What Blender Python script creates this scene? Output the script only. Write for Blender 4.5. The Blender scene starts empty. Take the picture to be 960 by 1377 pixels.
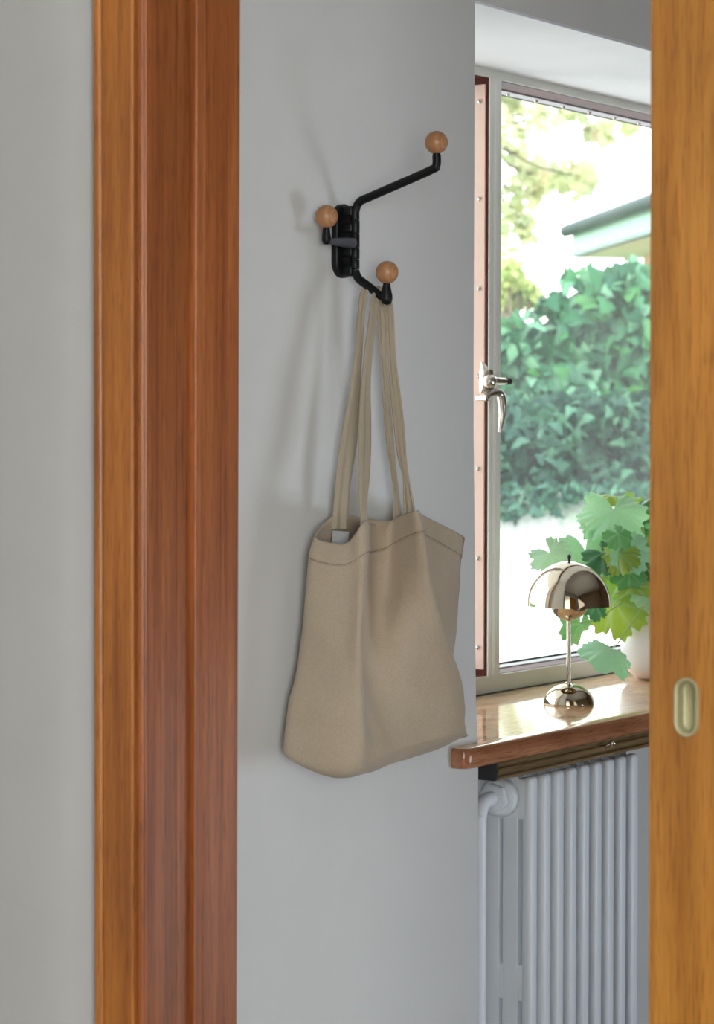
import bpy, bmesh, math, random
from mathutils import Vector, Matrix, noise
random.seed(7)
C = bpy.context.scene.collection
R = math.radians
sc = bpy.context.scene

# ------------------------------------------------------------------ camera, sky, sun, daylight, exposure
CAM = Vector((-3.4131, -2.1138, 1.42))
RIGHT = Vector((0.5671, -0.8237, 0)); FWD = Vector((0.8237, 0.5671, 0)); UP = Vector((0, 0, 1))
cd = bpy.data.cameras.new('camera'); cam = bpy.data.objects.new('camera', cd); C.objects.link(cam)
cd.sensor_fit = 'AUTO'; cd.sensor_width = 36.0
cd.lens = 3300.0 * 36.0 / 1377.0
cd.shift_y = -(688.5 - 574.0) / 1377.0
cd.clip_start = 0.05; cd.clip_end = 300
cd.dof.use_dof = True; cd.dof.focus_distance = 3.85; cd.dof.aperture_fstop = 11.0
roll = R(0.2)
zc = -FWD
xc = RIGHT * math.cos(roll) + UP * math.sin(roll)
yc = UP * math.cos(roll) - RIGHT * math.sin(roll)
m = Matrix((xc, yc, zc)).transposed().to_4x4(); m.translation = CAM
cam.matrix_world = m
sc.camera = cam

w = bpy.data.worlds.new('sky'); sc.world = w; w.use_nodes = True
nt = w.node_tree; nt.nodes.clear()
wo = nt.nodes.new('ShaderNodeOutputWorld'); bg = nt.nodes.new('ShaderNodeBackground')
tc = nt.nodes.new('ShaderNodeTexCoord'); sp = nt.nodes.new('ShaderNodeSeparateXYZ'); rp = nt.nodes.new('ShaderNodeValToRGB')
rp.color_ramp.elements[0].position = 0.0; rp.color_ramp.elements[0].color = (1.0, 0.99, 0.95, 1)
rp.color_ramp.elements[1].position = 0.9; rp.color_ramp.elements[1].color = (0.72, 0.86, 1.0, 1)
nt.links.new(tc.outputs['Generated'], sp.inputs[0]); nt.links.new(sp.outputs['Z'], rp.inputs[0])
nt.links.new(rp.outputs[0], bg.inputs[0]); nt.links.new(bg.outputs[0], wo.inputs[0])
bg.inputs[1].default_value = 4.6

def sun(name, direction, strength, color, angle):
    l = bpy.data.lights.new(name, 'SUN'); l.energy = strength; l.color = color; l.angle = angle
    o = bpy.data.objects.new(name, l); C.objects.link(o)
    o.rotation_euler = Vector(direction).to_track_quat('-Z', 'Y').to_euler()
    o.location = (0, 0, 12)
sun('sun', (0.75, 0.22, -0.75), 5.5, (1.0, 0.95, 0.84), R(1.0))

def area(name, loc, direction, sx, sy, power, color):
    l = bpy.data.lights.new(name, 'AREA'); l.shape = 'RECTANGLE'; l.size = sx; l.size_y = sy; l.energy = power; l.color = color
    o = bpy.data.objects.new(name, l); C.objects.link(o); o.location = loc
    o.rotation_euler = Vector(direction).to_track_quat('-Z', 'Z').to_euler()
# daylight through the side window of the room the photographer stands in (cool sky light going down,
# warmer light from the garden going up) and two added fill lamps in the hall, which has no window there
area('sky_front_room', (-4.85, -3.78, 1.55), (.35, 1, -.5), 1.7, 1.6, 122, (0.76, 0.88, 1.0))
area('garden_light_front_room', (-4.85, -3.78, 1.35), (.35, 1, .5), 1.7, 1.6, 84, (1.0, 0.95, 0.82))
area('radiator_fill', (.95, -2.1, .50), (-.25, 1, -.02), .8, .8, 17, (0.76, 0.88, 1.0))  # added lamp that brightens the radiator and lower wall
area('hall_fill', (-.75, -2.36, 1.7), (.25, 1, .3), .75, 1.2, 3, (1.0, 0.96, 0.86))

sc.view_settings.view_transform = 'Standard'; sc.view_settings.look = 'None'
sc.view_settings.exposure = -0.14; sc.view_settings.gamma = 1.0; sc.view_settings.use_curve_mapping = False

# ------------------------------------------------------------------ materials
def newmat(name):
    mt = bpy.data.materials.new(name); mt.use_nodes = True
    n = mt.node_tree; n.nodes.clear()
    o = n.nodes.new('ShaderNodeOutputMaterial'); b = n.nodes.new('ShaderNodeBsdfPrincipled')
    n.links.new(b.outputs[0], o.inputs[0])
    return mt, n, b, o
def setp(b, **k):
    for a, v in k.items():
        b.inputs[a.replace('_', ' ')].default_value = v
def coords(n, scale, kind='Object'):
    t = n.nodes.new('ShaderNodeTexCoord'); mp = n.nodes.new('ShaderNodeMapping')
    mp.inputs['Scale'].default_value = scale
    n.links.new(t.outputs[kind], mp.inputs[0]); return mp.outputs[0]
def noi(n, vec, scale, detail=4, rough=.55, dist=0):
    t = n.nodes.new('ShaderNodeTexNoise'); t.inputs['Scale'].default_value = scale
    t.inputs['Detail'].default_value = detail; t.inputs['Roughness'].default_value = rough; t.inputs['Distortion'].default_value = dist
    n.links.new(vec, t.inputs['Vector']); return t.outputs['Fac']
def ramp(n, fac, stops):
    r = n.nodes.new('ShaderNodeValToRGB'); e = r.color_ramp.elements
    while len(e) < len(stops): e.new(.5)
    for q, (p, c) in zip(e, stops): q.position = p; q.color = (*c, 1)
    n.links.new(fac, r.inputs[0]); return r.outputs[0]
def bump(n, b, height, strength, dist=.001):
    q = n.nodes.new('ShaderNodeBump'); q.inputs['Strength'].default_value = strength; q.inputs['Distance'].default_value = dist
    n.links.new(height, q.inputs['Height']); n.links.new(q.outputs[0], b.inputs['Normal'])
def mixc(n, fac, a, b_, mode='MULTIPLY'):
    q = n.nodes.new('ShaderNodeMix'); q.data_type = 'RGBA'; q.blend_type = mode
    if isinstance(fac, float): q.inputs[0].default_value = fac
    else: n.links.new(fac, q.inputs[0])
    n.links.new(a, q.inputs[6])
    if isinstance(b_, tuple): q.inputs[7].default_value = (*b_, 1)
    else: n.links.new(b_, q.inputs[7])
    return q.outputs[2]

def plain(name, col, rough=.5, metallic=0., spec=.5, var=.06, bumps=0., bscale=60, coat=0.):
    mt, n, b, o = newmat(name)
    v = coords(n, (1, 1, 1)); f = noi(n, v, 9, 3)
    c = ramp(n, f, [(.3, tuple(x * (1 - var) for x in col)), (.7, tuple(min(1, x * (1 + var)) for x in col))])
    n.links.new(c, b.inputs['Base Color']); setp(b, Roughness=rough, Metallic=metallic, Specular_IOR_Level=spec, Coat_Weight=coat)
    if bumps: bump(n, b, noi(n, v, bscale, 4), bumps, .002)
    return mt

def wood(name, dark, mid, light, axis='Z', rough=.38, coat=.25, g=34., along=1.1, relief=.15):
    mt, n, b, o = newmat(name)
    s = {'Z': (g, g, along), 'X': (along, g, g), 'Y': (g, along, g)}[axis]
    v = coords(n, s)
    big = noi(n, v, 1.0, 5, .6, .6)
    s2 = tuple(x * (5 if x == g else 3) for x in s)
    fine = noi(n, coords(n, s2), 1.0, 3, .6)
    patch = noi(n, coords(n, (3, 3, 1.4)), 1.3, 2)
    c = ramp(n, big, [(.28, dark), (.5, mid), (.74, light)])
    fl = ramp(n, fine, [(.3, (.72, .70, .68)), (.55, (1, 1, 1))])
    c = mixc(n, .75, c, fl)
    pl = ramp(n, patch, [(.35, (.84, .82, .80)), (.65, (1.1, 1.1, 1.1))])
    c = mixc(n, .9, c, pl)
    s3 = tuple(620 if x == g else 26 for x in s)
    po = noi(n, coords(n, s3), 1.0, 2, .5)
    pc = ramp(n, po, [(.34, (.60, .52, .46)), (.46, (1, 1, 1))]); c = mixc(n, .8, c, pc)
    s4 = tuple(9 if x == g else .9 for x in s)
    wv = n.nodes.new('ShaderNodeTexWave'); wv.inputs['Scale'].default_value = 1.6; wv.inputs['Distortion'].default_value = 9; wv.inputs['Detail'].default_value = 2.5; wv.inputs['Detail Scale'].default_value = .9
    n.links.new(coords(n, s4), wv.inputs['Vector'])
    c = mixc(n, .55, c, ramp(n, wv.outputs['Fac'], [(.0, (.78, .74, .70)), (.35, (1.02, 1.02, 1.02)), (.8, (1.06, 1.06, 1.06))]))
    n.links.new(c, b.inputs['Base Color']); setp(b, Roughness=rough, Coat_Weight=coat, Coat_Roughness=.18, Specular_IOR_Level=.32)
    if relief: bump(n, b, po, relief, .0004)
    return mt

M = {}
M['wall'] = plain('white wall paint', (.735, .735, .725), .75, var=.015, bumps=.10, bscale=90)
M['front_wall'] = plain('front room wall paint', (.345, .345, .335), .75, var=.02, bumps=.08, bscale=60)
M['reveal'] = plain('window recess paint', (.86, .89, .93), .7, var=.015, bumps=.06, bscale=50)
M['ceiling'] = plain('ceiling paint', (.78, .78, .76), .85, var=.01)
M['floor'] = wood('floor boards', (.16, .085, .04), (.25, .14, .065), (.34, .20, .10), 'X', .35, .2)
M['casing'] = wood('amber casing wood', (.215, .060, .009), (.375, .130, .017), (.48, .192, .031), 'Z', .42, .12, g=42.)
M['jamb'] = wood('red brown jamb wood', (.15, .040, .010), (.265, .079, .020), (.355, .118, .033), 'Z', .5, .05, g=42.)
M['inner_bead'] = wood('dark bead wood', (.15, .036, .007), (.26, .07, .013), (.36, .12, .021), 'Z', .45, .1, g=42.)
M['leaf_wood'] = wood('honey door wood', (.28, .108, .015), (.40, .168, .026), (.475, .22, .044), 'Z', .34, .25, g=22., along=1.0)
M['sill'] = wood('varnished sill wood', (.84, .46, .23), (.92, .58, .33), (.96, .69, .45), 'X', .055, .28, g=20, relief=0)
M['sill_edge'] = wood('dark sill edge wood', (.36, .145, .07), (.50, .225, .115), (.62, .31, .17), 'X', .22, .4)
M['window_paint'] = plain('cream window paint', (.76, .76, .70), .30, var=.02)
M['mahogany'] = plain('mahogany rebate', (.105, .024, .017), .5, var=.2, spec=.2)
M['bead'] = plain('salmon glazing board', (.78, .55, .46), .25, var=.05, coat=.4)
M['bead_light'] = plain('pale glazing bead', (.40, .375, .41), .4, var=.03)
M['gasket'] = plain('dark gasket', (.035, .045, .05), .5)
M['nickel'] = plain('worn nickel', (.66, .63, .57), .24, 1.0, var=.08)
M['black_rubber'] = plain('black tip', (.012, .012, .012), .5)
M['black_metal'] = plain('black powder coat', (.004, .0045, .005), .45, 0., .3, var=.2)
M['sheen_metal'] = plain('black arm with painted sheen', (.075, .082, .10), .34, 0., 1.0, var=.1)  # window sheen on the black arm, put into a lighter base colour
M['radiator'] = plain('white radiator enamel', (.86, .91, .96), .38, var=.02)
M['bronze'] = wood('grained bronze-brown rail', (.15, .10, .045), (.27, .185, .09), (.36, .26, .14), 'X', .38, .2)
M['dark_cap'] = plain('dark rail end', (.035, .037, .042), .5)
M['mirror'] = plain('polished nickel mirror', (.64, .575, .46), .03, 1.0, var=.01)
M['pot'] = plain('white glazed pot', (.80, .80, .82), .3, var=.02, coat=.3)
M['soil'] = plain('potting soil', (.03, .02, .014), .95, var=.4, bumps=.6)
M['brass_green'] = plain('aged brass', (.40, .375, .22), .5, .4, var=.15, bumps=.25, bscale=70)
M['brass_dark'] = plain('tarnished brass recess', (.36, .34, .19), .5, .4, var=.2)
M['garden_wall'] = plain('white garden render', (.80, .80, .80), .9, var=.05, bumps=.5, bscale=14)
def moss_and_shade():  # moss stains plus painted shade of the overhanging ivy towards the top
    mt, n, b, o = newmat('white garden render with moss and painted shade')
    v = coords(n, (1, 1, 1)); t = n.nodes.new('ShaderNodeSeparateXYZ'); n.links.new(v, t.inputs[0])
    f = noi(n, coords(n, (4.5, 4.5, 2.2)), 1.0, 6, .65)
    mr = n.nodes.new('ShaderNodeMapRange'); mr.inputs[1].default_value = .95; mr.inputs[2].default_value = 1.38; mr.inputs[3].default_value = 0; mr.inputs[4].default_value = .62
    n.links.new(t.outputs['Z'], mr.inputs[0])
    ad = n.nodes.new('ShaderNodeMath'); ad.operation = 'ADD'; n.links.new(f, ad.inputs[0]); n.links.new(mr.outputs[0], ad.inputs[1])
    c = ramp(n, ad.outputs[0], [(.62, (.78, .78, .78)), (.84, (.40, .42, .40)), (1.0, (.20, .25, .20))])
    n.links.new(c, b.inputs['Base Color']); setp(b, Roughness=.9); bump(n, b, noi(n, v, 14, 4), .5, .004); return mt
M['garden_wall'] = moss_and_shade()
M['lawn'] = plain('lawn green', (.10, .17, .05), .9, var=.3)
M['bark'] = plain('bark', (.12, .09, .06), .9, var=.3, bumps=.6, bscale=30)
M['mint'] = plain('mint fascia paint', (.36, .62, .53), .5, var=.05)
M['gutter'] = plain('dark green gutter', (.02, .055, .05), .7, var=.1)
M['roof'] = plain('pale roof sheet', (.80, .79, .76), .6, var=.04)
M['house'] = plain('peach render', (.70, .44, .28), .85, var=.05)
M['hall_wall'] = plain('brown hall panelling', (.20, .13, .085), .5, var=.2)
M['bounce_ground'] = plain('pale paving', (.66, .65, .62), .85, var=.06, bumps=.3, bscale=12)  # unseen ground made pale to throw light up onto the recess soffit
M['label'] = plain('white woven label', (.38, .37, .36), .8)
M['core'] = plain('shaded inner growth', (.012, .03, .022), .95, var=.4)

def beech():
    mt, n, b, o = newmat('oiled beech')
    v = coords(n, (1, 1, 1))
    t = n.nodes.new('ShaderNodeTexWave'); t.wave_type = 'RINGS'; t.rings_direction = 'Y'
    t.inputs['Scale'].default_value = 55; t.inputs['Distortion'].default_value = 1.5; t.inputs['Detail'].default_value = 2
    n.links.new(v, t.inputs['Vector'])
    c = ramp(n, t.outputs['Fac'], [(.2, (.40, .185, .080)), (.8, (.47, .235, .105))])
    n.links.new(c, b.inputs['Base Color']); setp(b, Roughness=.42); return mt
M['beech'] = beech()

def canvas():
    mt, n, b, o = newmat('unbleached linen canvas')
    v = coords(n, (1, 1, 1))
    th = noi(n, coords(n, (900, 900, 260)), 1.0, 2)
    tv = noi(n, coords(n, (260, 260, 900)), 1.0, 2)
    big = noi(n, v, 11, 3)
    c = ramp(n, big, [(.3, (.475, .383, .282)), (.7, (.53, .432, .322))])
    f = ramp(n, th, [(.3, (.86, .85, .83)), (.65, (1, 1, 1))]); c = mixc(n, .7, c, f)
    f = ramp(n, tv, [(.3, (.86, .85, .83)), (.65, (1, 1, 1))]); c = mixc(n, .7, c, f)
    n.links.new(c, b.inputs['Base Color']); setp(b, Roughness=.92, Sheen_Weight=.15, Specular_IOR_Level=.2)
    bump(n, b, th, .35, .0006); return mt
M['canvas'] = canvas()
M['webbing'] = plain('linen webbing', (.41, .34, .25), .9, var=.05, bumps=.3, bscale=700)
M['thread'] = plain('stitch shadow thread', (.26, .20, .145), .9)

def foliage(name, cols, trans=.35, rough=.42, island=False, spec=.5, tint=(1.1, 1.15, .62)):
    mt = bpy.data.materials.new(name); mt.use_nodes = True; n = mt.node_tree; n.nodes.clear()
    o = n.nodes.new('ShaderNodeOutputMaterial'); b = n.nodes.new('ShaderNodeBsdfPrincipled')
    t = n.nodes.new('ShaderNodeBsdfTranslucent'); mx = n.nodes.new('ShaderNodeMixShader'); mx.inputs[0].default_value = trans
    if cols is None: c = n.nodes.new('ShaderNodeObjectInfo').outputs['Color']
    elif island: f = n.nodes.new('ShaderNodeNewGeometry').outputs['Random Per Island']
    else: f = n.nodes.new('ShaderNodeObjectInfo').outputs['Random']
    if cols: c = ramp(n, f, [(i / (len(cols) - 1), q) for i, q in enumerate(cols)])
    vn = ramp(n, noi(n, coords(n, (1, 1, 1)), 40, 3), [(.3, (.85, .85, .85)), (.7, (1.1, 1.1, 1.1))])
    c = mixc(n, .8, c, vn)
    n.links.new(c, b.inputs['Base Color'])
    c2 = mixc(n, 1.0, c, tint); n.links.new(c2, t.inputs[0])
    setp(b, Roughness=rough, Specular_IOR_Level=spec)
    n.links.new(b.outputs[0], mx.inputs[1]); n.links.new(t.outputs[0], mx.inputs[2]); n.links.new(mx.outputs[0], o.inputs[0])
    return mt
IVY = [(.008, .055, .026), (.016, .10, .038), (.07, .22, .125), (.035, .17, .028), (.15, .33, .21), (.012, .085, .042), (.05, .20, .07)]
M['ivy'] = foliage('ivy leaf', IVY, .25, .5, spec=.22)
M['ivy_stuff'] = foliage('ivy leaf mass', IVY, .25, .5, True, .22)
SHR = [(.008, .036, .028), (.016, .064, .046), (.055, .15, .105), (.012, .052, .034), (.03, .115, .055), (.08, .19, .12)]
M['shrub'] = foliage('shrub leaf', SHR, .15, .55, True, .2)
M['shrub_leaf'] = foliage('shrub spray', SHR, .15, .5, False)
M['tree'] = foliage('pale tree leaf', [(.62, .66, .40), (.70, .72, .48), (.52, .60, .40), (.72, .60, .46)], .5, .5, True, .5, (1.15, 1.12, .95))
M['tree_green'] = foliage('green tree leaf', [(.16, .28, .16), (.24, .36, .20), (.34, .44, .24)], .45, .5, True, .5, (1.1, 1.15, .9))
M['hedge_pale'] = foliage('yellow green bush leaf', [(.50, .56, .2), (.42, .52, .2), (.56, .58, .28)], .5, .5, True)
M['geranium'] = foliage('scented geranium leaf', None, .30, .34)
_n = M['geranium'].node_tree; _b = [q for q in _n.nodes if q.type == 'BSDF_PRINCIPLED'][0]
_at = _n.nodes.new('ShaderNodeAttribute'); _at.attribute_name = 'vein'
_src = _b.inputs['Base Color'].links[0].from_socket
_mu = _n.nodes.new('ShaderNodeMath'); _mu.operation = 'MULTIPLY'; _mu.inputs[1].default_value = .45; _n.links.new(_at.outputs['Fac'], _mu.inputs[0])
_n.links.new(mixc(_n, _mu.outputs[0], _src, (.62, .80, .66), 'MIX'), _b.inputs['Base Color'])
M['stem'] = plain('green stem', (.42, .56, .26), .5)

def glass():
    mt = bpy.data.materials.new('window glass'); mt.use_nodes = True; n = mt.node_tree; n.nodes.clear()
    o = n.nodes.new('ShaderNodeOutputMaterial'); tr = n.nodes.new('ShaderNodeBsdfTransparent'); gl = n.nodes.new('ShaderNodeBsdfGlossy')
    gl.inputs['Roughness'].default_value = .0
    fr = n.nodes.new('ShaderNodeFresnel'); fr.inputs[0].default_value = 1.3
    tr.inputs[0].default_value = (.97, .985, .98, 1)
    ge = n.nodes.new('ShaderNodeNewGeometry'); mu = n.nodes.new('ShaderNodeMath'); mu.operation = 'MULTIPLY'; iv = n.nodes.new('ShaderNodeMath'); iv.operation = 'SUBTRACT'; iv.inputs[0].default_value = 1.0
    n.links.new(ge.outputs['Backfacing'], iv.inputs[1]); n.links.new(fr.outputs[0], mu.inputs[0]); n.links.new(iv.outputs[0], mu.inputs[1])
    m1 = n.nodes.new('ShaderNodeMixShader'); n.links.new(mu.outputs[0], m1.inputs[0]); n.links.new(tr.outputs[0], m1.inputs[1]); n.links.new(gl.outputs[0], m1.inputs[2])
    # a translucent film mixed in as haze, to wash out the view
    du = n.nodes.new('ShaderNodeBsdfTranslucent'); du.inputs[0].default_value = (.9, .95, .95, 1)
    m2 = n.nodes.new('ShaderNodeMixShader')
    f = noi(n, coords(n, (1, 1, 1)), 5, 4)
    mr = n.nodes.new('ShaderNodeMapRange'); mr.inputs[1].default_value = .3; mr.inputs[2].default_value = .7; mr.inputs[3].default_value = .018; mr.inputs[4].default_value = .032
    n.links.new(f, mr.inputs[0]); n.links.new(mr.outputs[0], m2.inputs[0])
    n.links.new(m1.outputs[0], m2.inputs[1]); n.links.new(du.outputs[0], m2.inputs[2]); n.links.new(m2.outputs[0], o.inputs[0])
    return mt
M['glass'] = glass()

# ------------------------------------------------------------------ mesh helpers
def obj(name, bm, mat, parent=None, smooth=False, loc=None, kind=None, angle=None):
    me = bpy.data.meshes.new(name); bm.normal_update(); bm.to_mesh(me); bm.free()
    return link(name, me, mat, parent, smooth, loc, kind, angle)
def link(name, me, mat, parent=None, smooth=False, loc=None, kind=None, angle=None):
    if mat and not me.materials: me.materials.append(M[mat] if isinstance(mat, str) else mat)
    if smooth:
        me.shade_smooth()
        if angle: me.set_sharp_from_angle(angle=R(angle))
    o = bpy.data.objects.new(name, me); C.objects.link(o)
    if parent: o.parent = parent
    if loc: o.location = loc
    if kind: o['kind'] = kind
    return o
def tag(o, label=None, cat=None, group=None, kind=None):
    if label: o['label'] = label
    if cat: o['category'] = cat
    if group: o['group'] = group
    if kind: o['kind'] = kind
    return o
def thing(name, label, cat, loc=(0, 0, 0), group=None):
    o = bpy.data.objects.new(name, None); C.objects.link(o); o.location = loc; o.empty_display_size = .05
    return tag(o, label, cat, group)
def off(bm, p):
    bmesh.ops.translate(bm, verts=bm.verts, vec=p); return bm
def add_box(bm, x0, x1, y0, y1, z0, z1, bev=0., seg=2):
    b2 = bmesh.new(); bmesh.ops.create_cube(b2, size=1)
    for v in b2.verts: v.co = Vector(((x0 + x1) / 2 + v.co.x * (x1 - x0), (y0 + y1) / 2 + v.co.y * (y1 - y0), (z0 + z1) / 2 + v.co.z * (z1 - z0)))
    if bev: bmesh.ops.bevel(b2, geom=b2.edges[:], offset=bev, segments=seg, profile=.5, affect='EDGES', clamp_overlap=True)
    merge(bm, b2); return bm
def merge(bm, b2):
    me = bpy.data.meshes.new('t'); b2.to_mesh(me); b2.free(); bm.from_mesh(me); bpy.data.meshes.remove(me)
def box(x0, x1, y0, y1, z0, z1, bev=0., seg=2): return add_box(bmesh.new(), x0, x1, y0, y1, z0, z1, bev, seg)
def lathe(prof, n=48, center=(0, 0, 0), bm=None):
    bm = bm or bmesh.new(); rings = []
    for r, z in prof:
        if r < 1e-6: rings.append([bm.verts.new((center[0], center[1], center[2] + z))])
        else: rings.append([bm.verts.new((center[0] + r * math.cos(2 * math.pi * i / n), center[1] + r * math.sin(2 * math.pi * i / n), center[2] + z)) for i in range(n)])
    for a, b in zip(rings, rings[1:]):
        for i in range(n):
            j = (i + 1) % n
            if len(a) == 1 and len(b) == 1: continue
            if len(a) == 1: bm.faces.new((a[0], b[i], b[j]))
            elif len(b) == 1: bm.faces.new((a[i], b[0], a[j]))
            else: bm.faces.new((a[i], b[i], b[j], a[j]))
    bmesh.ops.recalc_face_normals(bm, faces=bm.faces[:]); return bm
def catmull(p0, p1, p2, p3, t):
    return .5 * ((2 * p1) + (p2 - p0) * t + (2 * p0 - 5 * p1 + 4 * p2 - p3) * t * t + (3 * p1 - p0 - 3 * p2 + p3) * t ** 3)
def spline(pts, n, closed=False):
    pts = [Vector(p) for p in pts]; k = len(pts); out = []
    for i in range(k if closed else k - 1):
        g = (lambda j: pts[j % k]) if closed else (lambda j: pts[max(0, min(k - 1, j))])
        for s in range(n): out.append(catmull(g(i - 1), g(i), g(i + 1), g(i + 2), s / n))
    if not closed: out.append(pts[-1])
    return out
def tube(pts, rad, n=14, bm=None, caps=True):
    """sweep with per-point radius"""
    bm = bm or bmesh.new(); pts = [Vector(p) for p in pts]; k = len(pts)
    rad = rad if isinstance(rad, (list, tuple)) else [rad] * k
    t0 = (pts[1] - pts[0]).normalized(); nrm = t0.orthogonal().normalized(); rings = []
    for i, p in enumerate(pts):
        t = (pts[min(i + 1, k - 1)] - pts[max(i - 1, 0)]).normalized()
        nrm = (nrm - t * nrm.dot(t)).normalized(); bn = t.cross(nrm)
        rings.append([bm.verts.new(p + (nrm * math.cos(2 * math.pi * j / n) + bn * math.sin(2 * math.pi * j / n)) * rad[i]) for j in range(n)])
    for a, b in zip(rings, rings[1:]):
        for j in range(n): bm.faces.new((a[j], a[(j + 1) % n], b[(j + 1) % n], b[j]))
    if caps: bm.faces.new(rings[0][::-1]); bm.faces.new(rings[-1])
    return bm
def ball(c, r, bm=None, seg=28):
    bm = bm or bmesh.new(); b2 = bmesh.new(); bmesh.ops.create_uvsphere(b2, u_segments=seg, v_segments=seg // 2 + 2, radius=r)
    bmesh.ops.translate(b2, verts=b2.verts, vec=c); merge(bm, b2); return bm
def prism(poly, z0, z1, fn=None):
    """vertical extrusion of a plan polygon; fn(x, y, z) may lean it"""
    bm = bmesh.new(); f = fn or (lambda x, y, z: (x, y, z))
    a = [bm.verts.new(f(x, y, z0)) for x, y in poly]; b = [bm.verts.new(f(x, y, z1)) for x, y in poly]; k = len(poly)
    for i in range(k): bm.faces.new((a[i], a[(i + 1) % k], b[(i + 1) % k], b[i]))
    bm.faces.new(a[::-1]); bm.faces.new(b); bmesh.ops.recalc_face_normals(bm, faces=bm.faces[:]); return bm
def prism_x(poly, x0, x1):
    bm = bmesh.new(); a = [bm.verts.new((x0, y, z)) for y, z in poly]; b = [bm.verts.new((x1, y, z)) for y, z in poly]; k = len(poly)
    for i in range(k): bm.faces.new((a[i], a[(i + 1) % k], b[(i + 1) % k], b[i]))
    bm.faces.new(a[::-1]); bm.faces.new(b); bmesh.ops.recalc_face_normals(bm, faces=bm.faces[:]); return bm
def struct(name, bm, mat, **k):
    return obj(name, bm, mat, kind='structure', **k)

# ------------------------------------------------------------------ room shell
XF, XW, XB = -1.3225, -1.305, -1.160           # casing face, doorway wall near face, far face
struct('floor', box(-6.0, 3.0, -3.8, 1.6, -.1, 0), 'floor')
struct('ceiling', box(-6.0, 3.0, -3.8, 1.6, 2.55, 2.65), 'ceiling')
def corner_x(z):                                # the old plaster corner is a little out of plumb
    return -.004 + .011 * max(0., min(1., (1.45 - z) / .5))
bm = bmesh.new()
N = 24; cols = []
for i in range(N + 1):
    z = 2.1175 * i / N; x = corner_x(z) if z > .885 else .0145
    cols.append([bm.verts.new((XB, 0, z)), bm.verts.new((x - .006, 0, z)), bm.verts.new((x - .0015, .0015, z)), bm.verts.new((x, .006, z)), bm.verts.new((x, .46, z)), bm.verts.new((XB, .46, z))])
for a, b in zip(cols, cols[1:]):
    for j in range(6): bm.faces.new((a[j], a[(j + 1) % 6], b[(j + 1) % 6], b[j]))
bm.faces.new(cols[0][::-1]); bm.faces.new(cols[-1]); bmesh.ops.recalc_face_normals(bm, faces=bm.faces[:])
add_box(bm, XB, 3.0, 0, .46, 2.1175, 2.55)
add_box(bm, 2.0, 3.0, 0, .46, 0, 2.1175)
add_box(bm, 0.0, 2.02, .21, .46, 0, .868)
struct('wall_window', bm, 'wall', smooth=True, angle=40)
struct('wall_recess', box(-.05, 2.02, .004, .372, 2.1135, 2.1175), 'reveal')
bm = bmesh.new()                                 # doorway wall: left of opening, lintel, right
plan = [(XW + .006, -.308), (XW - .012, -.2805), (XW - .0165, -.264), (XW - .0195, -.240), (XW - .0205, -.21), (XW - .0205, 1.6), (XB, 1.6), (XB, -.375), (XW + .006, -.375)]
merge(bm, prism(plan, 0, 2.08))
add_box(bm, XW, XB, -3.8, 1.6, 2.08, 2.55)
add_box(bm, XW, -1.268, -3.8, -1.96, 0, 2.08); add_box(bm, -1.22, XB, -3.8, -1.96, 0, 2.08)
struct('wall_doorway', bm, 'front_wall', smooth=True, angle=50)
struct('wall_hall', add_box(box(XB, 3.1, -2.5, -2.4, 0, 2.55), 3.0, 3.1, -2.5, .46, 0, 2.55), 'hall_wall')
bm = box(-6.0, XW, 1.6, 1.7, 0, 2.55); add_box(bm, -6.1, -6.0, -3.9, 1.7, 0, 2.55)
add_box(bm, -6.0, -5.7, -3.9, -3.8, 0, 2.55); add_box(bm, -4.0, XW, -3.9, -3.8, 0, 2.55); add_box(bm, -5.7, -4.0, -3.9, -3.8, 0, .6); add_box(bm, -5.7, -4.0, -3.9, -3.8, 2.36, 2.55)
struct('wall_front_room', bm, 'wall')

# ------------------------------------------------------------------ doorway woodwork
def leaner(k0):
    return lambda x, y, z: (x, y - k0 * (z - 1.3), z)
def arc(cx, cy, r, a0, a1, n):
    return [(cx + r * math.cos(R(a0 + (a1 - a0) * i / n)), cy + r * math.sin(R(a0 + (a1 - a0) * i / n))) for i in range(n + 1)]
ylean = lambda x, y, z: (x, y + (-.0072 if y > -.34 else -.0050) * (1.3 - z) * 1.0, z)
root = thing('trim_1', None, None); tag(root, kind='structure')
# outer bead, flat board, inner bead of the architrave
bead = [(XW, -.3155)] + arc(XF + .0065, -.3225, .0072, 90, 270, 8)[0:] + [(XW, -.3300)]
obj('outer_bead', prism(bead, 0, 2.16, ylean), 'casing', root, smooth=True, angle=40)
flat = [(XW, -.3300), (XF + .004, -.3300), (XF + .0015, -.3308), (XF, -.3325), (XF, -.3720), (XF + .0015, -.3745), (XW, -.3745)]
obj('flat_board', prism(flat, 0, 2.16, ylean), 'casing', root, smooth=True, angle=25)
ib = [(XW, -.3745), (XF + .007, -.3745), (XF + .0065, -.3765)] + arc(XF + .0068, -.3828, .0058, 110, 262, 7) + [(XF + .012, -.3893), (XW, -.3893)]
obj('inner_bead', prism(ib, 0, 2.16, ylean), 'inner_bead', root, smooth=True, angle=30)
obj('head_board', box(XF, XW, -2.05, -.3155, 2.08, 2.16), 'casing', root)
root = thing('trim_2', None, None); tag(root, kind='structure')
ylean2 = lambda x, y, z: (x, y - (.0050 * max(0, (-1.16 - x) / .16)) * (1.3 - z), z)
j1 = [(-1.3180, -.375), (-1.3180, -.3880), (-1.3165, -.3896), (-1.2650, -.3896), (-1.2620, -.3880), (-1.2620, -.375)]
obj('front_lining', prism(j1, 0, 2.08, ylean2), 'jamb', root, smooth=True, angle=25)
obj('lock_groove', prism([(-1.2620, -.370), (-1.2620, -.3850), (-1.2340, -.3850), (-1.2340, -.370)], 0, 2.08, ylean2), 'jamb', root)
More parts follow.
